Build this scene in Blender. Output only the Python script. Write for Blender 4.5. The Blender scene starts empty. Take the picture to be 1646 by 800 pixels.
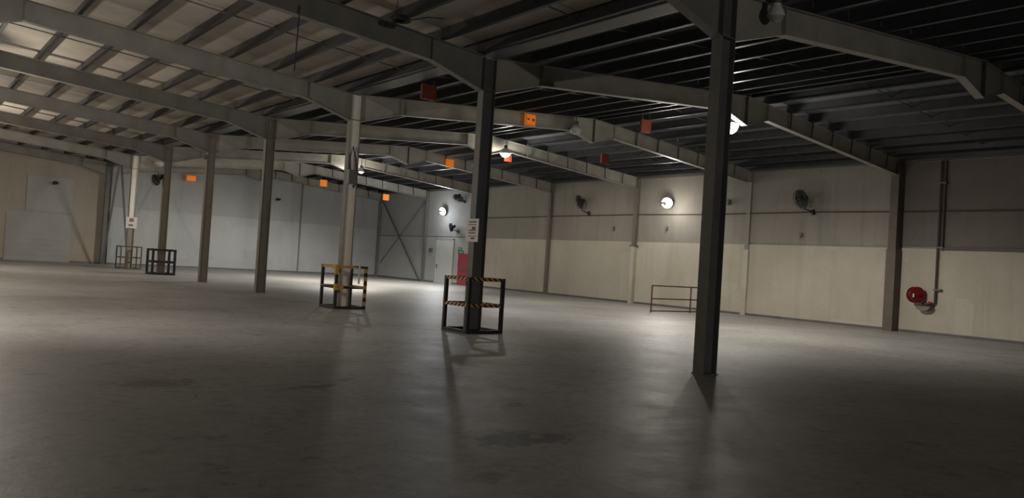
import bpy, bmesh, math, random
from mathutils import Vector, Matrix
random.seed(7)
S = bpy.context.scene
COL = S.collection
PI = math.pi

# ------------------------------------------------------------------ camera
F_PX, YAW, PITCH, ROLL = 1305.995, 0.6566, 0.0177, 0.0623
CAM = Vector((-10.6424, 0.0, 1.6))
def cam_axes():
    f = Vector((math.sin(YAW)*math.cos(PITCH), math.cos(YAW)*math.cos(PITCH), math.sin(PITCH)))
    r = Vector((math.cos(YAW), -math.sin(YAW), 0)); u = r.cross(f)
    c, s = math.cos(ROLL), math.sin(ROLL)
    return r*c + u*s, u*c - r*s, f
_r, _u, _f = cam_axes()
cd = bpy.data.cameras.new('camera'); cam = bpy.data.objects.new('camera', cd); COL.objects.link(cam)
cd.sensor_width = 36; cd.lens = F_PX/1646*36; cd.clip_end = 300; cd.clip_start = .05
M = Matrix((( _r.x, _u.x, -_f.x), (_r.y, _u.y, -_f.y), (_r.z, _u.z, -_f.z))).to_4x4()
M.translation = CAM
cam.matrix_world = M
S.camera = cam

# ------------------------------------------------------------------ world, exposure, render look
w = bpy.data.worlds.new('night'); S.world = w; w.use_nodes = True
w.node_tree.nodes['Background'].inputs[0].default_value = (.5, .55, .65, 1)
w.node_tree.nodes['Background'].inputs[1].default_value = .01
S.view_settings.view_transform = 'Standard'; S.view_settings.look = 'None'
S.view_settings.gamma = 1; S.view_settings.use_curve_mapping = False
S.view_settings.exposure = 0.0
S.cycles.use_denoising = True
S.cycles.max_bounces = 8; S.cycles.diffuse_bounces = 5
S.cycles.sample_clamp_indirect = 4

# lamp powers (each lamp's light lives in the lamp's own builder)
P = dict(apex_near=1450, apex_mid=750, apex_far=3400, wall_near=420, wall_far=700, wall_spill=70,
         left_near=640, left_mid=560, left_far_fill=950, back=3800, spill=140)

# ------------------------------------------------------------------ layout
Y0, SP, W, RX = 8.4942, 6.6208, 18.9684, 9.4842
YF = lambda i: Y0 + i*SP
YE = YF(7) + .22           # end wall face
YB = -26.0
SLOPE = .083
zt = lambda d: 6.24 + SLOPE*d      # rafter top, d = distance from valley / eave
PD = .29                            # purlin depth

# ------------------------------------------------------------------ materials
MATS = {}
def mat(name, col, rough=.7, metal=0, var=.25, scale=3., col2=None, bump=0., bscale=40., emit=None, estr=0, spec=.5, detail=6):
    if name in MATS: return MATS[name]
    m = bpy.data.materials.new(name); m.use_nodes = True
    nt = m.node_tree; N = nt.nodes; L = nt.links; b = N['Principled BSDF']
    tc = N.new('ShaderNodeTexCoord'); nz = N.new('ShaderNodeTexNoise')
    nz.inputs['Scale'].default_value = scale; nz.inputs['Detail'].default_value = detail; nz.inputs['Roughness'].default_value = .62
    L.new(tc.outputs['Object'], nz.inputs['Vector'])
    rp = N.new('ShaderNodeValToRGB'); rp.color_ramp.elements[0].position = .33; rp.color_ramp.elements[1].position = .68
    c2 = col2 or tuple(c*(1-var) for c in col)
    rp.color_ramp.elements[0].color = (*c2, 1); rp.color_ramp.elements[1].color = (*col, 1)
    L.new(nz.outputs['Fac'], rp.inputs['Fac']); L.new(rp.outputs['Color'], b.inputs['Base Color'])
    b.inputs['Roughness'].default_value = rough; b.inputs['Metallic'].default_value = metal
    b.inputs['Specular IOR Level'].default_value = spec
    if bump:
        n2 = N.new('ShaderNodeTexNoise'); n2.inputs['Scale'].default_value = bscale; n2.inputs['Detail'].default_value = 4
        L.new(tc.outputs['Object'], n2.inputs['Vector'])
        bp = N.new('ShaderNodeBump'); bp.inputs['Strength'].default_value = bump; bp.inputs['Distance'].default_value = .02
        L.new(n2.outputs['Fac'], bp.inputs['Height']); L.new(bp.outputs['Normal'], b.inputs['Normal'])
    if emit:
        b.inputs['Emission Color'].default_value = (*emit, 1); b.inputs['Emission Strength'].default_value = estr
    MATS[name] = m; return m

def stripe_mat(name, a, bcol, scale, direction):
    """diagonal hazard stripes in object space"""
    m = bpy.data.materials.new(name); m.use_nodes = True
    nt = m.node_tree; N = nt.nodes; L = nt.links; b = N['Principled BSDF']
    tc = N.new('ShaderNodeTexCoord'); dp = N.new('ShaderNodeVectorMath'); dp.operation = 'DOT_PRODUCT'
    dp.inputs[1].default_value = direction
    L.new(tc.outputs['Object'], dp.inputs[0])
    mu = N.new('ShaderNodeMath'); mu.operation = 'MULTIPLY'; mu.inputs[1].default_value = scale
    fr = N.new('ShaderNodeMath'); fr.operation = 'FRACT'; gt = N.new('ShaderNodeMath'); gt.operation = 'GREATER_THAN'; gt.inputs[1].default_value = .5
    L.new(dp.outputs['Value'], mu.inputs[0]); L.new(mu.outputs[0], fr.inputs[0]); L.new(fr.outputs[0], gt.inputs[0])
    nz = N.new('ShaderNodeTexNoise'); nz.inputs['Scale'].default_value = 9; L.new(tc.outputs['Object'], nz.inputs['Vector'])
    mx = N.new('ShaderNodeMix'); mx.data_type = 'RGBA'
    mx.inputs[6].default_value = (*bcol, 1); mx.inputs[7].default_value = (*a, 1)
    L.new(gt.outputs[0], mx.inputs[0])
    m2 = N.new('ShaderNodeMix'); m2.data_type = 'RGBA'; m2.blend_type = 'MULTIPLY'; m2.inputs[0].default_value = .5
    L.new(mx.outputs[2], m2.inputs[6]); L.new(nz.outputs['Color'], m2.inputs[7])
    L.new(m2.outputs[2], b.inputs['Base Color']); b.inputs['Roughness'].default_value = .6
    return m

def floor_mat():
    m = bpy.data.materials.new('concrete_floor'); m.use_nodes = True
    nt = m.node_tree; N = nt.nodes; L = nt.links; b = N['Principled BSDF']
    geo = N.new('ShaderNodeTexCoord'); P = geo.outputs['Object']
    def noise(scale, detail=6, rough=.6, vec=P):
        n = N.new('ShaderNodeTexNoise'); n.inputs['Scale'].default_value = scale; n.inputs['Detail'].default_value = detail
        n.inputs['Roughness'].default_value = rough; L.new(vec, n.inputs['Vector']); return n.outputs['Fac']
    def ramp(fac, stops):
        r = N.new('ShaderNodeValToRGB')
        e = r.color_ramp.elements
        while len(e) < len(stops): e.new(.5)
        for k, (p, c) in enumerate(stops):
            e[k].position = p; e[k].color = (*c, 1) if len(c) == 3 else c
        L.new(fac, r.inputs['Fac']); return r.outputs['Color']
    def mix(fac, a, c, mode='MIX'):
        x = N.new('ShaderNodeMix'); x.data_type = 'RGBA'; x.blend_type = mode
        if isinstance(fac, float): x.inputs[0].default_value = fac
        else: L.new(fac, x.inputs[0])
        for s, v in ((6, a), (7, c)):
            if isinstance(v, tuple): x.inputs[s].default_value = (*v, 1)
            else: L.new(v, x.inputs[s])
        return x.outputs[2]
    base = ramp(noise(.35, 8, .65), [(.3, (.27, .255, .24)), (.5, (.37, .355, .335)), (.72, (.44, .425, .40))])
    fine = ramp(noise(7, 8, .7), [(.3, (.6, .6, .6)), (.62, (1, 1, 1))])
    c = mix(.8, base, fine, 'MULTIPLY')
    # scattered dark scuffs
    sc = ramp(noise(2.1, 5, .75), [(.56, (0, 0, 0)), (.66, (1, 1, 1))])
    c = mix(mix(.7, (0., 0., 0.), sc), c, (.15, .145, .14))
    sc2 = ramp(noise(5., 4, .8), [(.60, (0, 0, 0)), (.66, (1, 1, 1))])
    c = mix(mix(.6, (0., 0., 0.), sc2), c, (.11, .105, .10))
    # oil stains with a ragged rim
    wob = N.new('ShaderNodeTexNoise'); wob.inputs['Scale'].default_value = 5.5; wob.inputs['Detail'].default_value = 7; wob.inputs['Roughness'].default_value = .7
    L.new(P, wob.inputs['Vector'])
    for (x, y, ax, ay, rot, dark) in [(-6.0, 5.85, .36, .30, .3, (.06, .06, .055)), (-8.15, 9.7, .42, .30, 0, (.15, .135, .125)), (-5.62, 5.72, .26, .16, .5, (.07, .07, .065)), (-5.0, 7.2, .3, .1, .6, (.12, .115, .11)), (-6.5, 9.0, .3, .1, .2, (.13, .125, .12))]:
        mp = N.new('ShaderNodeMapping'); mp.vector_type = 'TEXTURE'
        mp.inputs['Location'].default_value = (x, y, 0); mp.inputs['Rotation'].default_value = (0, 0, rot); mp.inputs['Scale'].default_value = (ax, ay, 1)
        L.new(P, mp.inputs['Vector'])
        ln = N.new('ShaderNodeVectorMath'); ln.operation = 'LENGTH'; L.new(mp.outputs[0], ln.inputs[0])
        ad = N.new('ShaderNodeMath'); ad.operation = 'MULTIPLY_ADD'; ad.inputs[1].default_value = -5.0
        L.new(wob.outputs['Fac'], ad.inputs[0]); L.new(ln.outputs['Value'], ad.inputs[2])
        mk = ramp(ad.outputs[0], [(0.0, (1, 1, 1)), (.02, (1, 1, 1))])
        mr = N.new('ShaderNodeMapRange'); mr.inputs[1].default_value = -1.75; mr.inputs[2].default_value = -1.35; mr.inputs[3].default_value = .85; mr.inputs[4].default_value = 0
        L.new(ad.outputs[0], mr.inputs[0])
        c = mix(mr.outputs[0], c, dark)
    L.new(c, b.inputs['Base Color'])
    rr = N.new('ShaderNodeMapRange'); rr.inputs[3].default_value = .36; rr.inputs[4].default_value = .62
    L.new(noise(1.3, 6, .7), rr.inputs[0]); L.new(rr.outputs[0], b.inputs['Roughness'])
    b.inputs['Specular IOR Level'].default_value = .42
    bp = N.new('ShaderNodeBump'); bp.inputs['Strength'].default_value = .35; bp.inputs['Distance'].default_value = .012
    L.new(noise(5.5, 7, .6), bp.inputs['Height']); L.new(bp.outputs['Normal'], b.inputs['Normal'])
    return m

def wall_mat(name, base, alt, patch, streak=.25, scale=.55):
    """painted masonry / cladding: big touched-up paint patches, vertical dirt runs, fine mottling"""
    m = bpy.data.materials.new(name); m.use_nodes = True
    nt = m.node_tree; N = nt.nodes; L = nt.links; b = N['Principled BSDF']
    tc = N.new('ShaderNodeTexCoord'); P = tc.outputs['Object']
    def noise(scale, detail, vec, rough=.6):
        n = N.new('ShaderNodeTexNoise'); n.inputs['Scale'].default_value = scale; n.inputs['Detail'].default_value = detail; n.inputs['Roughness'].default_value = rough
        L.new(vec, n.inputs['Vector']); return n.outputs['Fac']
    def mix(fac, a, c, mode='MIX'):
        x = N.new('ShaderNodeMix'); x.data_type = 'RGBA'; x.blend_type = mode
        if isinstance(fac, float): x.inputs[0].default_value = fac
        else: L.new(fac, x.inputs[0])
        for s, v in ((6, a), (7, c)):
            if isinstance(v, tuple): x.inputs[s].default_value = (*v, 1)
            else: L.new(v, x.inputs[s])
        return x.outputs[2]
    def rng(fac, a, c, lo=0., hi=1.):
        r = N.new('ShaderNodeMapRange'); r.inputs[1].default_value = a; r.inputs[2].default_value = c; r.inputs[3].default_value = lo; r.inputs[4].default_value = hi
        L.new(fac, r.inputs[0]); return r.outputs[0]
    c = mix(rng(noise(scale, 5, P), .38, .62), base, alt)
    vor = N.new('ShaderNodeTexVoronoi'); vor.distance = 'CHEBYCHEV'; vor.inputs['Scale'].default_value = .42; L.new(P, vor.inputs['Vector'])
    bw = N.new('ShaderNodeRGBToBW'); L.new(vor.outputs['Color'], bw.inputs[0])
    c = mix(rng(bw.outputs[0], .55, .6, 0, .55), c, patch)
    mp = N.new('ShaderNodeMapping'); mp.inputs['Scale'].default_value = (2.2, 2.2, .18); L.new(P, mp.inputs['Vector'])
    c = mix(rng(noise(1.2, 6, mp.outputs[0]), .52, .75, 0, streak), c, tuple(v*.45 for v in base))
    c = mix(rng(noise(9, 6, P, .7), .35, .7, 0, .25), c, tuple(v*.7 for v in alt))
    L.new(c, b.inputs['Base Color']); b.inputs['Roughness'].default_value = .75; b.inputs['Specular IOR Level'].default_value = .42
    bp = N.new('ShaderNodeBump'); bp.inputs['Strength'].default_value = .3; bp.inputs['Distance'].default_value = .02
    L.new(noise(14, 5, P), bp.inputs['Height']); L.new(bp.outputs['Normal'], b.inputs['Normal'])
    return m

STEEL = mat('steel_paint', (.17, .165, .15), .55, var=.3, scale=2.5)
STEEL_D = mat('steel_dark_paint', (.15, .15, .145), .5, var=.3, scale=2.5)
STEEL_O = mat('steel_olive_paint', (.22, .205, .17), .6, var=.3, scale=2.5)
WCOL = mat('wall_column_paint', (.20, .18, .145), .65, var=.2)
WCOL_D = mat('wall_column_brown', (.15, .125, .10), .65, var=.25)
WCOL_G = mat('wall_column_grey', (.22, .22, .215), .65, var=.2)
CREAM = mat('cream_column_paint', (.80, .77, .70), .55, var=.12, scale=2)
BEIGE = mat('beige_column_paint', (.80, .72, .61), .55, var=.15)
BROWN = mat('brown_column_paint', (.26, .225, .18), .6, var=.2, scale=2)
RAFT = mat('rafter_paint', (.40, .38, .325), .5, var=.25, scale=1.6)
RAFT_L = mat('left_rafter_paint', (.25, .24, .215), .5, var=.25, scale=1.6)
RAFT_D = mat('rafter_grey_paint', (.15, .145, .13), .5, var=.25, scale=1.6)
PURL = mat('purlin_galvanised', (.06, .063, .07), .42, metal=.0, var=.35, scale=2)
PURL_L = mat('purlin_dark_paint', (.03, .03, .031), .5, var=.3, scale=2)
ROOF_L = mat('roof_insulation_foil', (.64, .58, .51), .6, var=.3, scale=.6, bump=.35, bscale=6)
ROOF_R = mat('roof_sheet_grey', (.24, .25, .27), .5, var=.3, scale=.6, bump=.25, bscale=6)
BLACK = mat('black_paint', (.022, .022, .022), .5, var=.3)
DARK = mat('dark_plastic', (.024, .023, .022), .5, var=.3)
RUST = mat('red_oxide_paint', (.11, .036, .028), .6, var=.35)
RED = mat('red_enamel', (.26, .018, .02), .35, var=.2)
REDDOOR = mat('red_door_paint', (.40, .055, .075), .5, var=.15)
WHITE = mat('white_enamel', (.75, .75, .73), .4, var=.08)
BOARD = mat('notice_board_white', (.62, .60, .56), .5, var=.08)
INK = mat('notice_ink', (.09, .085, .085), .6)
INKRED = mat('notice_red_ink', (.30, .13, .12), .6)
GREEN = mat('exit_sign_green', (.02, .22, .12), .5, var=.1)
ORANGE = mat('orange_sign_face', (.95, .26, .02), .5, var=.06, emit=(1, .22, .01), estr=.3)  # faint emission added to the face so these signs look brighter
ORANGE_SHADE = mat('orange_sign_shaded', (.22, .038, .01), .55, var=.15)  # darker copy of the sign orange, shade of dim signs put in the colour
ORANGE_D = mat('orange_sign_ink', (.45, .06, .005), .5)
ORANGE_B = mat('orange_sign_border', (.98, .45, .16), .5, var=.05)
YELLOW = mat('yellow_tape', (.55, .33, .05), .55, var=.3)
PIPE = mat('pipe_dark', (.09, .065, .055), .5, var=.3)
DOORP = mat('pale_door_paint', (.60, .62, .61), .55, var=.06, scale=1)
DOORL = mat('painted_roller_door', (.33, .33, .315), .6, var=.12, scale=.8)
STRIPE = stripe_mat('hazard_stripe', (.75, .40, .12), (.02, .02, .02), 9.5, (.7, .7, .8))
BLOCKS = stripe_mat('hazard_blocks', (.62, .36, .09), (.02, .02, .02), 4.2, (.15, .1, 1))
FLOOR = floor_mat()
WALL_LOW = wall_mat('masonry_cream', (.50, .455, .37), (.56, .515, .425), (.60, .56, .47), .2)
WALL_UP = wall_mat('upper_cladding', (.30, .28, .24), (.34, .315, .275), (.28, .265, .225), .35)
WALL_UPR = wall_mat('upper_cladding_mauve', (.18, .155, .145), (.21, .18, .165), (.17, .15, .14), .3)
END_LOW = wall_mat('end_wall_white', (.42, .43, .43), (.46, .47, .47), (.49, .50, .505), .1)
END_UP = wall_mat('end_wall_upper', (.375, .38, .38), (.41, .415, .41), (.40, .405, .40), .2)
LEFT_LOW = wall_mat('left_end_wall_tan', (.34, .295, .23), (.38, .335, .27), (.31, .28, .24), .25)
LENS = mat('lamp_lens_lit', (.9, .9, .9), .3, emit=(1, .97, .9), estr=9)
LENS_W = mat('lamp_glow_soft', (.9, .9, .9), .3, emit=(1, .96, .88), estr=1.0)
LENS_OFF = mat('lamp_glass_off', (.42, .42, .4), .2, var=.1)

# ------------------------------------------------------------------ mesh helpers
class MB:
    def __init__(s): s.v = []; s.f = []; s.smooth = False
    def add(s, vs, fs):
        o = len(s.v); s.v += [tuple(v) for v in vs]; s.f += [tuple(i+o for i in f) for f in fs]; return s
    def box(s, c, d, R=None):
        x, y, z = (k/2 for k in d); c = Vector(c)
        vs = [Vector((sx*x, sy*y, sz*z)) for sz in (-1, 1) for sy in (-1, 1) for sx in (-1, 1)]
        if R is not None: vs = [R @ v for v in vs]
        return s.add([c+v for v in vs], [(0, 2, 3, 1), (4, 5, 7, 6), (0, 1, 5, 4), (2, 6, 7, 3), (0, 4, 6, 2), (1, 3, 7, 5)])
    def bb(s, a, b):
        return s.box([(p+q)/2 for p, q in zip(a, b)], [abs(q-p) for p, q in zip(a, b)])
    def bar(s, a, b, wd, hd, up=(0, 0, 1)):
        a = Vector(a); b = Vector(b); d = b-a; L = d.length; d.normalize()
        up = Vector(up)
        if abs(d.dot(up)) > .99: up = Vector((1, 0, 0))
        x = d.cross(up).normalized(); z = x.cross(d)
        R = Matrix((x, d, z)).transposed()
        return s.box((a+b)/2, (wd, L, hd), R)
    def tube(s, pts, r, n=8):
        pts = [Vector(p) for p in pts]; rings = []
        for i, p in enumerate(pts):
            d = (pts[min(i+1, len(pts)-1)] - pts[max(i-1, 0)]).normalized()
            up = Vector((0, 0, 1)) if abs(d.z) < .9 else Vector((1, 0, 0))
            x = d.cross(up).normalized(); y = d.cross(x)
            rings.append([p + x*(r*math.cos(2*PI*k/n)) + y*(r*math.sin(2*PI*k/n)) for k in range(n)])
        vs = [v for rg in rings for v in rg]; fs = []
        for i in range(len(pts)-1):
            for k in range(n): fs.append((i*n+k, i*n+(k+1) % n, (i+1)*n+(k+1) % n, (i+1)*n+k))
        fs.append(tuple(range(n))[::-1]); fs.append(tuple((len(pts)-1)*n+k for k in range(n)))
        return s.add(vs, fs)
    def ring(s, c, R, r, n=28, m=6, rot=None):
        vs = []; fs = []; c = Vector(c)
        for i in range(n):
            a = 2*PI*i/n
            for k in range(m):
                b = 2*PI*k/m; q = R + r*math.cos(b)
                v = Vector((q*math.cos(a), q*math.sin(a), r*math.sin(b)))
                vs.append(c + (rot @ v if rot is not None else v))
                fs.append((i*m+k, ((i+1) % n)*m+k, ((i+1) % n)*m+(k+1) % m, i*m+(k+1) % m))
        return s.add(vs, fs)
    def lathe(s, prof, n=24, c=(0, 0, 0)):
        vs = []; fs = []; c = Vector(c); k = len(prof)
        for i in range(n):
            a = 2*PI*i/n
            vs += [c + Vector((r*math.cos(a), r*math.sin(a), z)) for r, z in prof]
        for i in range(n):
            for j in range(k-1): fs.append((i*k+j, ((i+1) % n)*k+j, ((i+1) % n)*k+j+1, i*k+j+1))
        return s.add(vs, fs)
    def prism(s, poly, y0, y1):
        """polygon in XZ, extruded along Y"""
        n = len(poly)
        vs = [(x, y0, z) for x, z in poly] + [(x, y1, z) for x, z in poly]
        fs = [tuple(range(n)), tuple(range(n, 2*n))[::-1]] + [(i, i+n, (i+1) % n + n, (i+1) % n) for i in range(n)]
        return s.add(vs, fs)
    def strip(s, pts, th, y0, y1):
        """plate following a polyline in XZ, thickness th downwards in z"""
        return s.prism([(x, z) for x, z in pts] + [(x, z-th) for x, z in reversed(pts)], y0, y1)

def obj(name, mb, m, parent=None, loc=None, smooth=False, bevel=0):
    """link the collected shapes as ONE mesh; with a parent, world coordinates are made local"""
    me = bpy.data.meshes.new(name)
    off = Vector((0, 0, 0))
    if loc is not None: off = Vector(loc)
    elif parent is not None and parent.get('_world'): off = Vector(parent['_base'])
    me.from_pydata([tuple(Vector(v)-off) for v in mb.v], [], mb.f)
    bm = bmesh.new(); bm.from_mesh(me); bmesh.ops.recalc_face_normals(bm, faces=bm.faces); bm.to_mesh(me); bm.free()
    if m is not None: me.materials.append(m)
    if smooth:
        for p in me.polygons: p.use_smooth = True
    o = bpy.data.objects.new(name, me); COL.objects.link(o)
    if parent is not None:
        o.parent = parent
        if parent.get('_world') and loc is None: o['_world'] = 1; o['_base'] = tuple(parent['_base'])
        if loc is not None and parent.get('_world'): o.location = Vector(loc) - Vector(parent['_base'])
        elif loc is not None: o.location = loc
    elif loc is not None: o.location = loc
    if bevel:
        b = o.modifiers.new('bevel', 'BEVEL'); b.width = bevel; b.segments = 1; b.limit_method = 'ANGLE'
    return o

def thing(name, label, cat, loc=(0, 0, 0), rot=None, group=None, world=True):
    o = bpy.data.objects.new(name, None); COL.objects.link(o); o.location = loc; o.empty_display_size = .2
    if rot is not None: o.rotation_mode = 'XYZ'; o.rotation_euler = rot.to_euler() if isinstance(rot, Matrix) else rot
    o['label'] = label; o['category'] = cat
    if group: o['group'] = group
    if world: o['_world'] = 1; o['_base'] = tuple(loc)
    return o
def tag(o, label, cat, group=None):
    o['label'] = label; o['category'] = cat
    if group: o['group'] = group
    return o
def struct(name, mb, m, parent=None, loc=None):
    o = obj(name, mb, m, parent, loc)
    if parent is None: o['kind'] = 'structure'
    return o
def dup(root, loc, label, group=None):
    r = root.copy(); COL.objects.link(r); r.location = loc; r['label'] = label
    if group: r['group'] = group
    for ch in list(root.children):
        c = ch.copy(); COL.objects.link(c); c.parent = r
        for g in list(ch.children):
            d = g.copy(); COL.objects.link(d); d.parent = c
    return r
def look(n, up=(0, 0, 1)):
    """rotation taking local +Z to direction n, local +Y roughly up"""
    z = Vector(n).normalized(); x = Vector(up).cross(z).normalized(); y = z.cross(x)
    return Matrix((x, y, z)).transposed()
def lamp(name, parent, kind, energy, col, loc, rot=None, size=.15, angle=None, blend=.4):
    ld = bpy.data.lights.new(name, kind); ld.energy = energy; ld.color = col; ld.shadow_soft_size = size
    if kind == 'SPOT': ld.spot_size = angle; ld.spot_blend = blend
    o = bpy.data.objects.new(name, ld); COL.objects.link(o); o.parent = parent; o.location = loc
    if rot is not None: o.rotation_euler = rot
    return o

# ------------------------------------------------------------------ floor, walls, roof
fl = struct('floor', MB().bb((-W-.3, YB-.3, -.2), (W+.3, YE+.3, 0)), FLOOR)

def bays():
    yy = [YB, YF(-3), YF(-2), YF(-1)] + [YF(i) for i in range(0, 7)] + [YE]
    return list(zip(yy[:-1], yy[1:]))
wr = struct('wall_right', MB().bb((W+.05, YB, 0), (W+.25, YE+.25, 6.5)), WALL_UP)
for k, (a, b) in enumerate(bays()):
    up = WALL_UPR if b < YF(1)+.1 else WALL_UP
    low = WALL_LOW
    if a > YF(5)-.1: up, low = END_UP, END_LOW
    obj('masonry_panel', MB().bb((W, a+.008, .0), (W+.05, b-.008, 3.06)), low, wr)
    obj('cladding_panel', MB().bb((W+.022, a+.006, 3.13), (W+.05, b-.006, 6.2)), up, wr)
led = struct('trim_1', MB().bb((W+.005, YF(2), 3.055), (W+.05, YF(5), 3.13)), WALL_UP)
led2 = struct('trim_2', MB().bb((W-.09, YB, 3.03), (W+.05, YF(1)-1.55, 3.11)), PIPE)
struct('baseboard_right', MB().bb((W-.015, YB, 0), (W, YE, .09)), STEEL_D)

we = struct('wall_end', MB().bb((-W, YE+.05, 0), (W, YE+.25, 7.2)), END_UP)
for (a, b) in ((.15, 6.32), (6.32, 12.65), (12.65, W)):
    obj('masonry_panel', MB().bb((a+.015, YE, 0), (b-.015, YE+.05, 3.55)), END_LOW, we)
    za = 6.4
    obj('cladding_panel', MB().bb((a+.015, YE+.02, 3.57), (b-.015, YE+.05, za)), END_UP, we)
for (a, b) in ((-W, -12.65), (-12.65, -6.32), (-6.32, -.15)):
    obj('masonry_panel', MB().bb((a+.015, YE, 0), (b-.015, YE+.05, 3.2)), LEFT_LOW, we)
    obj('cladding_panel', MB().bb((a+.015, YE+.02, 3.22), (b-.015, YE+.05, 6.4)), LEFT_LOW, we)
struct('baseboard_end', MB().bb((-W, YE-.015, 0), (W-.02, YE, .1)), STEEL_D)
struct('wall_left', MB().bb((-W-.25, YB, 0), (-W, YE+.25, 6.5)), WALL_UP)
struct('wall_back', MB().bb((-W, YB-.2, 0), (W, YB, 7.2)), WALL_UP)

ceil = struct('ceiling', MB().prism([(-W-.2, 6.63), (-RX, 7.43), (0, 6.63), (RX, 7.43), (W+.2, 6.63), (W+.2, 6.69), (RX, 7.53), (0, 6.75), (-RX, 7.53), (-W-.2, 6.69)], YB-.2, YE+.25), ROOF_R)
# slopes: (x at low edge, direction) ; left bay right slope, right bay left slope, right bay right slope, left bay far slope
slopes = [(0, -1, ROOF_L), (0, 1, ROOF_R), (W, -1, ROOF_R), (-W, 1, ROOF_L)]
half = []
for (a, b) in bays(): half += [(a, (a+b)/2), ((a+b)/2, b)]
def slope_box(mb, x0, sg, d0, d1, y0, y1, lo, hi):
    """slab on a slope between distances d0..d1 from the low edge; lo/hi above rafter top"""
    return mb.prism([(x0+sg*d0, zt(d0)+lo), (x0+sg*d1, zt(d1)+lo), (x0+sg*d1, zt(d1)+hi), (x0+sg*d0, zt(d0)+hi)], y0, y1)
for (x0, sg, m) in slopes:
    for (a, b) in half:
        mb = MB(); slope_box(mb, x0, sg, .02, RX-.005, a+.012, b-.012, PD+.002, PD+.05)
        obj('roof_panel', mb, m, ceil)
pl = [.30] + [1.28+1.2*k for k in range(7)] + [9.25]
pm = {}
for (x0, sg, m) in slopes[:3]:
    for (a, b) in bays()[3:]:
        for d in pl:
            key = (m.name, round(b-a, 3))
            if key not in pm:
                mb = MB(); L = b-a-.01; tk = .006
                mb.bb((-.004, 0, 0), (.004, L, PD)); mb.bb((-.09, 0, 0), (-.004, L, tk)); mb.bb((.004, 0, PD-tk), (.09, L, PD))
                mb.bb((-.09, 0, tk), (-.084, L, .025))
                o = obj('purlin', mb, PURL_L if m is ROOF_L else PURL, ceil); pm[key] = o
            else:
                o = pm[key].copy(); COL.objects.link(o); o.parent = ceil
            o.location = (x0+sg*d, a+.005, zt(d))
for (x0, sg, m) in slopes[:3]:
    for (a, b) in bays()[3:]:
        y = (a+b)/2
        p0 = (x0+sg*.3, y, zt(.3)+.14); p1 = (x0+sg*9.2, y, zt(9.2)+.14)
        obj('sag_rod', MB().tube([p0, p1], .016, 6), STEEL_D, ceil)
obj('valley_gutter', MB().bb((-.22, YB, 6.245), (.22, YE, 6.45)), STEEL_D, ceil)
obj('eaves_beam', MB().bb((W-.16, YB, 6.24), (W+.02, YE, 6.5)), STEEL_D, ceil)

# ------------------------------------------------------------------ doors on the far walls
d1 = struct('door_1', MB().bb((W-.03, 44.72, .0), (W, 46.82, 2.9)), DOORP)
obj('door_frame', MB().bb((W-.05, 44.64, 0), (W-.001, 44.72, 2.98)).bb((W-.05, 46.82, 0), (W-.001, 46.90, 2.98)).bb((W-.05, 44.64, 2.9), (W-.001, 46.9, 2.98)), END_UP, d1)
obj('door_handle', MB().bb((W-.09, 46.55, 1.0), (W-.03, 46.62, 1.25)), STEEL, d1)
d2 = struct('door_2', MB().bb((W-.045, 42.75, .03), (W, 43.95, 1.95)), REDDOOR)
obj('door_frame', MB().bb((W-.06, 42.67, 0), (W, 42.75, 2.02)).bb((W-.06, 43.95, 0), (W, 44.02, 2.02)).bb((W-.06, 42.67, 1.95), (W, 44.02, 2.02)), REDDOOR, d2)
obj('push_bar', MB().bb((W-.11, 42.9, .98), (W-.045, 43.8, 1.05)), STEEL, d2)
d3 = struct('door_3', MB().bb((-5.2, YE-.03, 0.0), (-1.8, YE, 2.85)), DOORL)
for k in range(9):
    obj('door_slat', MB().bb((-5.17, YE-.045, .02+k*.314), (-1.83, YE-.03, .02+k*.314+.306)), DOORL, d3)
d4 = struct('trim_3', MB().bb((-4.25, YE-.02, 2.95), (-1.8, YE+.0, 5.0)), DOORL)

# ------------------------------------------------------------------ columns
BF, DP = .215, .32
def column(y, label, mweb, mfl, top=6.22, lower=None, mlow=None):
    t = thing('steel_column', label, 'column', (0, y, 0))
    for s in (-1, 1):
        obj('flange', MB().bb((s*DP/2-.008, y-BF/2, .02), (s*DP/2+.008, y+BF/2, top)), mfl, t)
    if lower:
        obj('web', MB().bb((-DP/2+.008, y-.05, lower), (DP/2-.008, y+.05, top)), mweb, t)
        obj('web', MB().bb((-DP/2+.008, y-.05, .02), (DP/2-.008, y+.05, lower)), mlow or BROWN, t)
    else:
        obj('web', MB().bb((-DP/2+.008, y-.008, .02), (DP/2-.008, y+.008, top)), mweb, t)
    obj('base_plate', MB().bb((-.185, y-.125, 0), (.185, y+.125, .02)), mfl, t)
    for s in (-1, 1):
        obj('stiffener', MB().bb((-DP/2+.008, y+s*.057-.045, 5.48), (DP/2-.008, y+s*.057+.045, 5.5)), mfl, t)
    return t
column(YF(0), 'nearest grey steel column, standing bare without guard right of the centre', STEEL_D, STEEL)
column(YF(1), 'dark steel column with white notice, inside the nearest striped guard', STEEL_D, STEEL)
column(YF(2), 'pale cream-faced steel column rising from the yellow-taped guard', CREAM, STEEL_O, lower=3.5, mlow=BEIGE)
column(YF(3), 'bare olive-grey steel column, fourth from the front, next to the cream-faced one', STEEL_O, STEEL_O)
column(YF(4), 'bare brownish steel column, fifth from the front, left of the olive-grey one', BROWN, BROWN)
column(YF(5), 'dark brown steel column inside the all-black guard', BROWN, BROWN)
column(YF(6), 'far steel column with cream upper part and square white notice', CREAM, BROWN, lower=2.3)
column(YF(7)-.1, 'dark steel column against the end wall where the two braces meet it', STEEL_D, STEEL_D)

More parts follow.
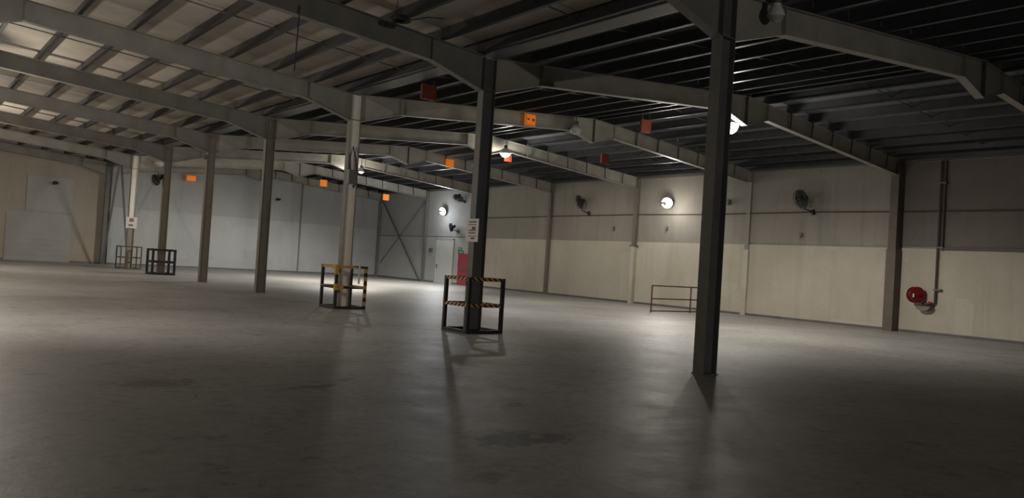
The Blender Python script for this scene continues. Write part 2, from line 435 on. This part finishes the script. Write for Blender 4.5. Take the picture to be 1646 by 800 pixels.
wd = {0: .4, 1: .42, 2: .05, 3: .2, 4: .2, 5: .2, 6: .2, 7: .18}
wl = {0: 'wall column right of the hose reel', 1: 'broad grey wall column just left of the red hose reel',
      2: 'nearly flush wall-coloured pilaster just right of the nearest bare column', 3: 'slim wall column left of the near round wall lamp with a ledge partway up',
      4: 'slim wall column left of the wall fan with the drooping bracket', 5: 'wall column right of the red exit door',
      6: 'slim wall column between the pale door and the crossed braces', 7: 'corner column where right wall and end wall meet'}
for i in range(1, 8):
    y = YF(i) if i < 7 else YE-.1
    d = wd[i]; bf = .30 if i == 1 else .2
    t = thing('wall_column', wl[i], 'column', (W-d, y, 0))
    m = WALL_UP if i == 2 else WCOL_D if i == 1 else WCOL if i < 6 else WCOL_G
    obj('flange', MB().bb((W-d, y-bf/2, 0), (W-d+.015, y+bf/2, 6.2)), m, t)
    obj('web', MB().bb((W-d+.015, y-bf/2+.02, 0), (W-.001, y+bf/2-.02, 6.2)), m, t)
    if i == 3: obj('ledge', MB().bb((W-d-.06, y-.2, 2.83), (W-.001, y+.2, 2.88)), STEEL_D, t)
    if i == 1: obj('masonry_casing', MB().bb((W-d-.03, y-bf/2-.03, 0), (W-.001, y+bf/2+.03, 3.0)), WCOL_D, t)
    if i == 2: obj('end_bracket', MB().bb((W-.21, y-.09, 5.76), (W-d, y+.09, 6.2)), RAFT, t)
    if i in (2, 3): obj('masonry_casing', MB().bb((W-d-.02, y-bf/2-.02, 0), (W-.001, y+bf/2+.02, 2.83)), WALL_LOW, t)
for k, x in enumerate((6.32, 12.65)):
    t = tag(obj('wall_post', MB().bb((x-.045, YE-.07, 0), (x+.045, YE-.001, 6.45)), WCOL_G), ['slim end wall post behind the brownish columns', 'slim grey post at the middle of the white end wall, left of the corner'][k], 'post')

# ------------------------------------------------------------------ rafters (portal frames)
def rafter(x0, sg, y, label, m, end_gap, haunch=True, fly=False):
    """one sloping I-beam from distance end_gap to the ridge; built at frame y"""
    t = thing('roof_rafter', label, 'rafter', (x0+sg*end_gap, y, 5.5))
    dpt = .48
    zb = lambda d: zt(d)-dpt
    g = end_gap
    bot = [(g, 5.47), (1.55, zb(1.55)), (8.45, zb(8.45)), (9.47, 6.16)] if haunch else [(g, zb(g)-.06), (8.45, zb(8.45)), (9.47, 6.16)]
    X = lambda d: x0+sg*d
    top = [(g, zt(g)), (9.47, zt(9.47))]
    obj('bottom_flange', MB().strip([(X(d), z) for d, z in bot], .016, y-.1, y+.1), m, t)
    obj('top_flange', MB().strip([(X(d), z) for d, z in top], .016, y-.1, y+.1), m, t)
    obj('web', MB().prism([(X(d), z) for d, z in bot] + [(X(d), z-.016) for d, z in reversed(top)], y-.006, y+.006), m, t)
    for d in ([1.55, 8.45] if haunch else [8.45]):
        for s in (-1, 1):
            obj('stiffener', MB().bb((X(d)-.006, y+s*.053-.045, zb(d)+.002), (X(d)+.006, y+s*.053+.045, zt(d)-.02)), m, t)
    obj('apex_plate', MB().bb((X(9.472)-.006, y-.1, 6.14), (X(9.472)+.006, y+.1, zt(9.47))), RAFT_D, t)
    for d in pl[1:-1]:
        # fly brace from bottom flange up to the purlin, and the purlin cleat
        if fly and d < 8.4:
            obj('fly_brace', MB().bar((X(d), y-.09, zb(d)-.005), (X(d)+sg*.12, y-.2, zt(d)+.08), .05, .012), BLACK, t)
        obj('purlin_cleat', MB().bb((X(d)+.02, y-.05, zt(d)), (X(d)+.028, y+.05, zt(d)+.16)), m, t)
    return t
ordn = ['first', 'second', 'third', 'fourth', 'fifth', 'sixth', 'seventh', 'last']
where = ['the nearest bare column', 'the column in the nearest striped guard', 'the cream-faced column', 'the olive-grey column', 'the fifth column', 'the column in the all-black guard', 'the square-notice column', 'the end wall column']
protoA = protoB = protoC = None
for i in range(8):
    y = YF(i) if i < 7 else YF(7)-.1
    la = f'steel rafter sloping up to the left from {where[i]}'
    lb = f'steel rafter sloping up to the right from {where[i]}'
    lc = f'{ordn[i]} steel rafter from the front sloping down from the ridge to the right wall'
    if i == 0:
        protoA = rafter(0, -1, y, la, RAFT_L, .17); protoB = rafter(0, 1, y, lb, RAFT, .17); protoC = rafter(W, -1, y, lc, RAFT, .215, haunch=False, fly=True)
    else:
        for p, l in ((protoA, la), (protoB, lb), (protoC, lc)):
            dup(p, (p.location.x, y, p.location.z), l)
# ------------------------------------------------------------------ braces
def brace(a, b, label, wdt=.09):
    o = obj('diagonal_brace', MB().bar(a, b, wdt, .06), STEEL_D, None, loc=a); tag(o, label, 'brace'); return o
brace((W-.24, YE-.45, 5.95), (W-.2, YF(6)+.28, .04), 'dark diagonal steel brace leaning down to the right beside the far corner', .11)
o = obj('diagonal_brace', MB().tube([(W-.08, YF(6)+.2, 5.6), (W-.05, YE-.5, 1.0)], .022, 6), STEEL, None, loc=(W-.08, YF(6)+.2, 5.6)); tag(o, 'thin pale rod brace crossing behind the dark brace by the far corner', 'brace')
brace((.05, 51.75, 5.9), (.05, YF(6)+.3, .04), 'dark brace leaning from above down to the column with the square notice', .1)
brace((-.12, 51.55, 5.9), (-.08, YF(7)-.42, .04), 'dark brace leaning from above down to the column at the end wall', .1)
tag(obj('tie_beam', MB().bb((-.09, YF(6)+.16, 5.98), (.09, YF(7)-.28, 6.14)), STEEL_D, None, loc=(0, YF(6), 5.98)), 'short horizontal steel tie above the two leaning braces near end wall', 'beam')

# ------------------------------------------------------------------ column guards
def guard(y, label, mpost, mrail, hs=.46, h=1.24, s=.075, mid=.62, posts=None):
    t = thing('column_guard', label, 'guard', (0, y, 0))
    q = 0
    for sx in (-1, 1):
        for sy in (-1, 1):
            m = (posts or {}).get((sx, sy), mpost)
            obj('post', MB().bb((sx*hs-s/2, y+sy*hs-s/2, 0), (sx*hs+s/2, y+sy*hs+s/2, h)), m, t)
    for z, nm in ((h-s/2, 'top_rail'), (mid, 'middle_rail'), (s/2, 'base_rail')):
        mm = mrail if nm != 'base_rail' else mpost
        for k in (-1, 1):
            obj(nm, MB().bb((-hs+s/2, y+k*hs-s/2, z-s/2), (hs-s/2, y+k*hs+s/2, z+s/2)), mm, t)
            obj(nm, MB().bb((k*hs-s/2, y-hs+s/2, z-s/2), (k*hs+s/2, y+hs-s/2, z+s/2)), mm, t)
    return t
guard(YF(1), 'nearest black column guard with orange and black striped rails', BLACK, STRIPE)
g = guard(YF(2), 'black and yellow taped column guard around the cream-faced column', BLACK, BLOCKS, posts={(1, -1): BLOCKS})
y = YF(2); hs = .46
obj('tape_wrap', MB().bb((-hs-.05, y-hs-.05, .98), (-hs+.05, y-hs+.05, 1.26)).bb((-hs-.05, y-hs+.04, 1.14), (-hs+.05, y-hs+.2, 1.255)), YELLOW, g)
obj('tape_wrap', MB().bb((-hs-.05, y-hs-.05, .53), (-hs+.05, y-hs+.05, .72)).bb((-hs+.04, y-hs-.05, .56), (-hs+.22, y-hs+.05, .68)), YELLOW, g)
tag(obj('rag', MB().tube([(.22, y-.508, .74), (.225, y-.512, 1.0), (.22, y-.515, 1.27), (.22, y-.46, 1.29)], .03, 7).tube([(.22, y-.47, 1.265), (.22, y-.47, 1.36)], .045, 8), BOARD, None, loc=(.22, y-.5, .75)), 'small pale rag hanging over top rail of the yellow-taped guard', 'rag')
guard(YF(5), 'all-black column guard, second from the far end', BLACK, BLACK, hs=.5, s=.10)
guard(YF(6), 'thin dark reddish column guard at the far end of the row', PIPE, PIPE, hs=.52, s=.06)

# red pipe railing near the right wall
yr, t = 22.2, thing('pipe_railing', 'low red-brown pipe railing standing behind the nearest bare column', 'railing', (13.63, 22.2, 0))
for x in (13.63, 16.0, 17.35):
    obj('post', MB().tube([(x, yr, 0), (x, yr, 1.07)], .03, 8), RUST, t)
for z, nm in ((1.07, 'top_rail'), (.55, 'middle_rail'), (.06, 'bottom_rail')):
    obj(nm, MB().tube([(13.63, yr, z), (17.35, yr, z)], .026, 8), RUST, t)

# ------------------------------------------------------------------ notices
y = YF(1)
t = thing('notice_board', 'white notice with rows of print fixed to the dark column near centre', 'sign', (-DP/2-.02, y, 2.05))
xs = -DP/2-.012
pn = obj('panel', MB().bb((xs-.015, y-.27, 2.03), (xs, y+.21, 2.55)), BOARD, t)
for (z, h, a, b, m) in ((2.48, .03, -.18, .1, INK), (2.42, .02, -.18, .12, INKRED), (2.34, .06, -.16, -.02, INK), (2.29, .03, -.18, .1, INKRED), (2.23, .03, -.16, .1, INKRED), (2.16, .014, -.22, .12, INK), (2.11, .04, -.14, .0, INK)):
    obj('print', MB().bb((xs-.019, y+a, z-h/2), (xs-.0145, y+b, z+h/2)), m, pn)
y = YF(6)
t = thing('notice_board', 'square pale notice on the far column above the reddish guard', 'sign', (0, y-BF/2-.02, 2.25))
pn = obj('panel', MB().bb((-.29, y-BF/2-.025, 2.22), (.27, y-BF/2-.01, 2.84)), BOARD, t)
obj('print', MB().bb((-.12, y-BF/2-.03, 2.58), (.1, y-BF/2-.024, 2.76)), INKRED, pn)
obj('print', MB().bb((-.16, y-BF/2-.03, 2.34), (.08, y-BF/2-.024, 2.44)), STEEL, pn)
t = thing('exit_sign', 'small green exit sign on the wall above the red door', 'sign', (W-.02, 43.95, 2.1))
pn = obj('panel', MB().bb((W-.02, 43.74, 2.24), (W-.001, 44.16, 2.42)), GREEN, t)
pn2 = obj('panel', MB().bb((W-.02, 43.5, 2.04), (W-.001, 44.16, 2.22)), GREEN, t)
obj('print', MB().bb((W-.026, 43.82, 2.30), (W-.019, 44.06, 2.36)), BOARD, pn)
obj('print', MB().bb((W-.026, 43.62, 2.10), (W-.019, 44.0, 2.15)), BOARD, pn2)

# orange hanging signs
def orange(x, y, z, label, hang=None, wd=.44, ht=.40, yaw=0., mark=True, face=None):
    t = thing('orange_sign', label, 'sign', (x, y, z), (0, 0, yaw), 'orange hanging signs', world=False)
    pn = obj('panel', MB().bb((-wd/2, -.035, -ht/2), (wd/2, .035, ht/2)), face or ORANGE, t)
    b = .035
    obj('border', MB().bb((-wd/2, -.042, ht/2-b), (wd/2, -.0345, ht/2)).bb((-wd/2, -.042, -ht/2), (wd/2, -.0345, -ht/2+b)).bb((-wd/2, -.042, -ht/2+b), (-wd/2+b, -.0345, ht/2-b)).bb((wd/2-b, -.042, -ht/2+b), (wd/2, -.0345, ht/2-b)), face or ORANGE_B, pn)
    if mark:
        obj('print', MB().bb((.06, -.041, -.04), (.15, -.0345, .05)), ORANGE_D, pn)
        obj('print', MB().bb((-.15, -.041, -.02), (-.06, -.0345, .04)), ORANGE_D, pn)
    if hang:
        for s in (-1, 1):
            obj('hanger', MB().tube([(s*wd*.35, 0, ht/2-.01), (s*wd*.35, 0, hang-z)], .006, 5), STEEL_D, t)
    return t
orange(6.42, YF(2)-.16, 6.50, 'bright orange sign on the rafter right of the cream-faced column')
orange(.62, 18.7, 6.03, 'dim orange sign high left of the dark column with the notice', hang=6.59, mark=False, face=ORANGE_SHADE)
orange(8.7, 18.4, 6.33, 'dark orange sign hanging in shade, left of the bright apex lamp', hang=7.26, mark=False, face=ORANGE_SHADE)
orange(12.9, 24.6, 6.2, 'orange sign above the wall fan with drooping bracket', hang=7.04, wd=.42, mark=False, face=ORANGE_SHADE)
orange(10.62, YF(3)-.07, 6.17, 'small red-orange sign just below the glowing lamp right of centre', hang=6.46, wd=.36, ht=.3, mark=False, face=ORANGE_SHADE)
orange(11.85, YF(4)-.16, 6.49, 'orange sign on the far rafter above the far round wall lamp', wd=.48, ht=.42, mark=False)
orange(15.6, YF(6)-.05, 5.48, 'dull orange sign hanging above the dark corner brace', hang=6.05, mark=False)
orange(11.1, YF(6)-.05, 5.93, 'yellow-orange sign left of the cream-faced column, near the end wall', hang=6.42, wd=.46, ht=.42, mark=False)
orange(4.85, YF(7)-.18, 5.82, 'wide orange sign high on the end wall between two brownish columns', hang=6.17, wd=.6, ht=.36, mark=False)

# ------------------------------------------------------------------ lamps
def bell_lamp(x, y, z, label, lens, top, on=0, tilt=(0, 0), uplight=False, col=(1, .95, .86), rad=.22, drop=.75, soft=.15, blend=.4):
    """bell-shaped high bay: z = rim height, hung from 'top'"""
    t = thing('high_bay_lamp', label, 'lamp', (x, y, z), None, 'high bay lamps', world=False)
    prof = [(rad, 0), (rad*.98, .03), (rad*.8, .12), (rad*.5, .19), (.08, .22)]
    rf = obj('reflector', MB().lathe(prof, 24).lathe([(r-.008, zz) for r, zz in prof], 24), WHITE, t, smooth=True)
    obj('ballast_housing', MB().lathe([(0, .36), (.06, .36), (.075, .33), (.075, .22), (0, .22)], 16), STEEL, t, smooth=True)
    obj('lens', MB().lathe([(rad*.9*math.sin(a*PI/12), -rad*drop*math.cos(a*PI/12)+.03) for a in range(7)], 24), lens, rf, smooth=True)
    obj('hook', MB().tube([(0, 0, .35), (0, 0, max(top-z, .38))], .012, 6), STEEL_D, t)
    if on:
        if uplight: lamp('lamp_light', t, 'POINT', on, col, (0, 0, -.2), size=.12)
        else:
            lamp('lamp_light', t, 'SPOT', on, col, (0, 0, -.38), look((-tilt[0], -tilt[1], 1), (0, 1, .01)).to_euler(), size=soft, angle=2.7, blend=blend)
            lamp('lamp_spill', t, 'POINT', P['spill'], col, (0, 0, -.38), size=.15)
    return t
bell_lamp(9.3, YF(1)+.34, 6.20, 'brightly lit lamp under the ridge, just right of the nearest column', LENS, 6.98, P['apex_near'], tilt=(.2, .02), rad=.26, drop=1.25, blend=.55)
bell_lamp(8.35, YF(2)-.35, 6.38, 'unlit whitish lamp at the ridge above the middle of the frame', LENS_OFF, 6.9)
bell_lamp(10.15, YF(3)-.5, 6.28, 'softly glowing lamp under the ridge behind the column with the notice', LENS_W, 7.26, P['apex_mid'], tilt=(.3, 0), rad=.26)
bell_lamp(9.9, YF(5)-.9, 6.12, 'small softly glowing lamp right of the cream-faced column', LENS_W, 7.28, P['apex_far'], tilt=(-.25, .25), rad=.16, soft=.9)
bell_lamp(1.15, YF(6)-.4, 5.86, 'unlit white lamp beside the top of the column in the all-black guard', LENS_OFF, 6.34, rad=.24)
bell_lamp(.95, YF(0)-.3, 6.0, 'unlit dark lamp at the top edge, beside the nearest column', LENS_OFF, 6.34, rad=.15)
bell_lamp(-9.3, YF(3)-.3, 5.3, 'lit lamp under the ridge of the left bay, outside the left edge', LENS, 7.0, P['left_mid'], uplight=True, col=(1, .9, .76))
bell_lamp(-9.3, YF(5)-.3, 5.3, 'added fill lamp under the left bay ridge near the end wall, outside the left edge', LENS, 7.0, P['left_far_fill'], uplight=True, col=(1, .9, .76))  # added unseen lamp, brightens the far left wall and ceiling
bell_lamp(-9.7, YF(1)+.4, 5.3, 'lit lamp under the left bay ridge, nearer the front, outside the left edge', LENS, 7.0, P['left_near'], tilt=(1.0, .9), col=(1, .94, .84), blend=1)

def wall_lamp(y, z, label, power, col, n=(-.8, -.45, -.3), x=W-.28, cone=2.9, blend=.7):
    t = thing('round_wall_lamp', label, 'lamp', (x, y, z), look(n), None, world=False)
    hg = obj('housing', MB().lathe([(0, -.16), (.12, -.16), (.2, -.1), (.27, 0), (.285, .02), (.265, .02), (.26, .0)], 28), STEEL, t, smooth=True)
    obj('lens', MB().lathe([(0, .02), (.15, .018), (.262, .004)], 28), LENS, hg)
    obj('lens_guard_bracket', MB().bar((-.30, .0, .04), (-.06, .0, .045), .10, .02).box((-.09, -.03, .045), (.08, .17, .02)), DARK, t)
    obj('mounting_arm', MB().tube([(0, 0, -.16), (-.02, 0, -.26)], .03, 8), STEEL_D, t)
    lamp('lamp_light', t, 'SPOT', power, col, (0, 0, .1), (PI, 0, 0), size=.2, angle=cone, blend=blend)
    if x > 0: lamp('lamp_spill', t, 'POINT', P['wall_spill'], col, (0, 0, .9), size=.25)
    return t
wall_lamp(26.2, 4.93, 'near round wall lamp glowing white above the red pipe railing', P['wall_near'], (1, .95, .86), n=(-.75, -.5, -.36), cone=2.6, blend=1)
wall_lamp(45.9, 4.79, 'far round wall lamp glowing white above the pale door', P['wall_far'], (.93, .97, 1), n=(-.85, -.3, -.3))
wall_lamp(YB+.28, 2.4, 'added round fill lamp low on the back wall behind the viewpoint', P['back'], (1, .95, .88), n=(.17, 1, .02), x=-9, cone=.95, blend=1)  # added unseen flood, lifts the dark column sides facing the camera

# ------------------------------------------------------------------ wall fans
def fan(loc, base, n, label, rad=.36):
    """loc = head centre, base = foot of the bracket on its wall"""
    loc = Vector(loc); base = Vector(base); R = look(n); Ri = R.transposed()
    t = thing('wall_fan', label, 'fan', loc, R, 'dark wall fans', world=False)
    mb = MB()
    for k in range(3): mb.ring((0, 0, .09-abs(k-1)*.045*1.0 if k != 0 else -.07), rad*(1 if k == 1 else .72), .012, 24, 5)
    mb.ring((0, 0, 0), rad, .02, 26, 6)
    for k in range(36):
        a = 2*PI*k/36; c, s = math.cos(a), math.sin(a)
        mb.tube([(c*.07, s*.07, .1), (c*rad*.7, s*rad*.7, .085), (c*rad, s*rad, 0), (c*rad*.7, s*rad*.7, -.07), (c*.07, s*.07, -.09)], .007, 4)
    obj('cage', mb, DARK, t)
    for k in range(4):
        a = 2*PI*k/4
        b = MB(); Rb = Matrix.Rotation(a, 3, 'Z') @ Matrix.Rotation(.45, 3, 'X')
        b.add([Rb @ Vector(v) for v in ((.04, -.05, 0), (rad*.86, -.2, 0), (rad*.9, .16, 0), (.04, .05, 0), (.04, -.05, .006), (rad*.86, -.2, .006), (rad*.9, .16, .006), (.04, .05, .006))],
              [(0, 1, 2, 3), (7, 6, 5, 4), (0, 4, 5, 1), (1, 5, 6, 2), (2, 6, 7, 3), (3, 7, 4, 0)])
        obj('blade', b, DARK, t)
    obj('motor', MB().lathe([(0, .1), (.07, .09), (.07, -.1), (.1, -.12), (.1, -.26), (.05, -.3), (0, -.3)], 16), DARK, t, smooth=True)
    bl = Ri @ (base-loc); elbow = Ri @ (Vector((base.x*.3+loc.x*.7, base.y*.3+loc.y*.7, base.z+.12))-loc)
    obj('bracket_arm', MB().tube([(0, 0, -.24), tuple(elbow), tuple(bl)], .028, 7), DARK, t)
    obj('mounting_plate', MB().box(tuple(bl), (.14, .2, .1)), DARK, t)
    return t
fan((W-.52, 18.88, 4.92), (W-.07, 18.62, 4.42), (-.8, .32, -.3), 'dark wall fan on the right wall between the nearest column and hose reel', .38)
fan((W-.45, 32.2, 5.1), (W-.07, 31.85, 4.52), (-.8, .32, -.3), 'dark wall fan on the middle of the right wall', .36)
fan((W-.4, 44.55, 3.72), (W-.07, 44.2, 3.45), (-.7, .6, -.25), 'dark wall fan above the pale door beside the notice', .3)
fan((W-.42, 43.9, 5.62), (W-.07, 43.7, 5.4), (-.5, -.2, -.8), 'dark tilted wall fan high under the roof, right of far round lamp', .36)
fan((-.5, YF(5)-.05, 4.55), (-DP/2-.05, YF(5), 4.75), (-.75, -.35, -.3), 'dark fan clamped to the column in the all-black guard', .26)

# ------------------------------------------------------------------ pipes, hose reel, boxes
o = obj('wall_conduit', MB().tube([(W-.03, YB+.1, 4.42), (W-.03, YF(1)-.3, 4.40), (W-.03, YF(1)+3.2, 4.43), (W-.03, YF(2)+2.4, 4.39), (W-.03, YF(3), 4.42), (W-.03, YF(4), 4.38), (W-.03, YF(5), 4.31)], .024, 6), PIPE, None, loc=(W-.03, YF(1), 4.4)); tag(o, 'long thin dark conduit running level along the right wall', 'conduit')
t = thing('fire_pipe', 'dark vertical water pipe pair dropping to the red hose reel', 'pipe', (W-.08, 13.62, 1.05))
obj('riser', MB().tube([(W-.08, 13.62, 6.2), (W-.08, 13.62, 1.12), (W-.09, 13.68, 1.06), (W-.09, 13.75, 1.06), (W-.09, 14.05, 1.08)], .038, 8), PIPE, t)
obj('riser', MB().tube([(W-.06, 13.48, 6.2), (W-.06, 13.48, 3.0)], .028, 8), PIPE, t)
for z in (5.4, 3.1, 1.6): obj('pipe_clip', MB().bb((W-.13, 13.42, z-.03), (W-.001, 13.68, z+.03)), STEEL_D, t)
obj('valve', MB().tube([(W-.1, 13.72, 1.10), (W-.1, 13.84, 1.11)], .065, 8), RED, t)
# hose reel: a drum seen three-quarter on
t = thing('hose_reel', 'red fire hose reel on the wall beside the broad wall column', 'hose reel', (W-.3, 14.2, 1.38), look((-.55, -.8, .05)), None, world=False)
obj('drum_disc', MB().lathe([(0, .12), (.08, .13), (.25, .125), (.29, .11), (.29, .09), (0, .09)], 28), RED, t, smooth=False)
obj('drum_disc', MB().lathe([(0, -.12), (.27, -.125), (.29, -.11), (.29, -.09), (0, -.09)], 28), RED, t)
mb = MB()
for k in range(4): mb.ring((0, 0, -.066+k*.044), .215, .026, 28, 6)
obj('hose', mb, DARK, t, smooth=True)
obj('hub', MB().lathe([(0, .19), (.05, .19), (.06, .13), (.19, .09), (.19, -.09), (0, -.16)], 18), RED, t)
obj('nozzle', MB().tube([(-.16, .03, .15), (-.16, -.1, .15)], .032, 8), WHITE, t)
obj('wall_bracket', MB().bar((0, 0, -.12), (.12, -.02, -.28), .06, .06), STEEL_D, t)
t = thing('hose_tray', 'grey-brown curved tray under the red hose reel', 'tray', (W-.2, 13.95, .95))
mb = MB(); n = 9
pr = [(13.95+.26*math.cos(PI+PI*k/n)*1.0, 1.0+.17*math.sin(PI+PI*k/n)) for k in range(n+1)]
vs = [(W-.28, a, b) for a, b in pr] + [(W-.002, a, b) for a, b in pr]
mb.add(vs, [tuple(range(n+1)), tuple(range(n+1, 2*n+2))[::-1]] + [(k, k+1, n+2+k, n+1+k) for k in range(n)] + [(0, n+1, 2*n+1, n)])
obj('tray_body', mb, STEEL_O, t)
obj('tray_lip', MB().bb((W-.3, 13.67, .995), (W-.002, 14.23, 1.02)), PIPE, t)

def small_box(x, y, z, d, label, m=DARK, name='junction_box', cat='box', lid=True):
    t = thing(name, label, cat, (x, y, z))
    obj('body', MB().box((x, y, z), d), m, t, bevel=.008)
    if lid: obj('lid', MB().box((x-d[0]/2-.006, y, z), (.012, d[1]*.86, d[2]*.86)), m, t)
    return t
small_box(W-.06, 47.45, 2.16, (.12, .34, .26), 'small dark box on the white wall left of the pale door', STEEL_D)
small_box(W-.07, 22.85, 4.92, (.12, .22, .24), 'small dark box on the wall just right of the nearest column', STEEL_D)
def fitting(y, z, label):
    t = thing('wall_socket', label, 'socket', (W-.03, y, z))
    obj('body', MB().box((W-.03, y, z), (.06, .13, .16)), STEEL, t, bevel=.01)
    obj('plug', MB().tube([(W-.08, y, z-.02), (W-.08, y, z-.14)], .035, 8), STEEL, t)
fitting(26.37, 3.76, 'small grey socket on the wall below the near round lamp')
fitting(29.94, 3.74, 'small grey socket on the wall left of the slim ledged column')
fitting(19.12, 3.5, 'small grey socket on the wall below the fan near hose reel')
t = thing('security_camera', 'small dark wall fixture high on the white end wall', 'fixture', (10.86, YE-.1, 5.02))
obj('body', MB().tube([(10.7, YE-.16, 5.0), (11.02, YE-.14, 5.06)], .07, 8), DARK, t); obj('mount', MB().bb((10.82, YE-.12, 5.02), (10.92, YE-.001, 5.14)), DARK, t)
t = thing('security_camera', 'small dark fixture above the painted door in left end wall', 'fixture', (-2.85, YE-.1, 4.67))
obj('body', MB().tube([(-2.98, YE-.16, 4.64), (-2.7, YE-.14, 4.7)], .08, 8), DARK, t); obj('mount', MB().bb((-2.9, YE-.12, 4.66), (-2.8, YE-.001, 4.8)), DARK, t)
# switch box and cables high on the cream-faced column
y = YF(2)
t = thing('cable_box', 'dark switch box with cables high on the cream-faced column', 'box', (-.02, y-.18, 3.55))
obj('body', MB().bb((-.17, y-.24, 3.62), (.08, y-.11, 4.02)), STEEL_D, t)
obj('lid', MB().bb((-.15, y-.255, 3.66), (.06, y-.24, 3.98)), STEEL_D, t)
obj('cable', MB().tube([(-.1, y-.16, 4.0), (-.14, y-.17, 4.4), (-.05, y-.15, 4.7), (.06, y-.16, 4.35), (.1, y-.15, 4.0)], .022, 6), BLACK, t)
obj('cable', MB().tube([(.1, y-.14, 3.95), (.12, y-.16, 3.75), (.02, y-.18, 3.5), (.0, y-.18, 3.58)], .025, 6), BLACK, t)
# small dark bracket on the fifth column
small_box(-.21, YF(4), 5.25, (.12, .14, .2), 'small dark box near the top of the fifth brownish column', STEEL_D)
# hanging cord and coil in the left bay
o = obj('hanging_cord', MB().tube([(-4.6, YF(1)-.12, 6.3), (-4.61, YF(1)-.12, 5.7), (-4.63, YF(1)-.12, 5.02)], .012, 6), BLACK, None, loc=(-4.6, YF(1)-.12, 5.0)); tag(o, 'thin dark cord hanging from the rafter at the top left', 'cord')
mb = MB()
for k in range(3): mb.ring((-2.79+.006*k, 14.27, 6.34-.025*k), .19-.006*k, .018, 30, 6)
mb.tube([(-2.6, 14.25, 6.33), (-2.3, 14.05, 6.42), (-2.0, 13.95, 6.44)], .012, 6)
mb.tube([(-2.79, 14.46, 6.34), (-2.78, 14.47, 6.755)], .008, 5)
o = obj('cable_coil', mb, BLACK, None, loc=(-2.79, 14.27, 6.3)); tag(o, 'dark coil of cable hung up under the roof near top centre', 'cable')

for o in S.objects:
    for k in ('_world', '_base'):
        if k in o: del o[k]
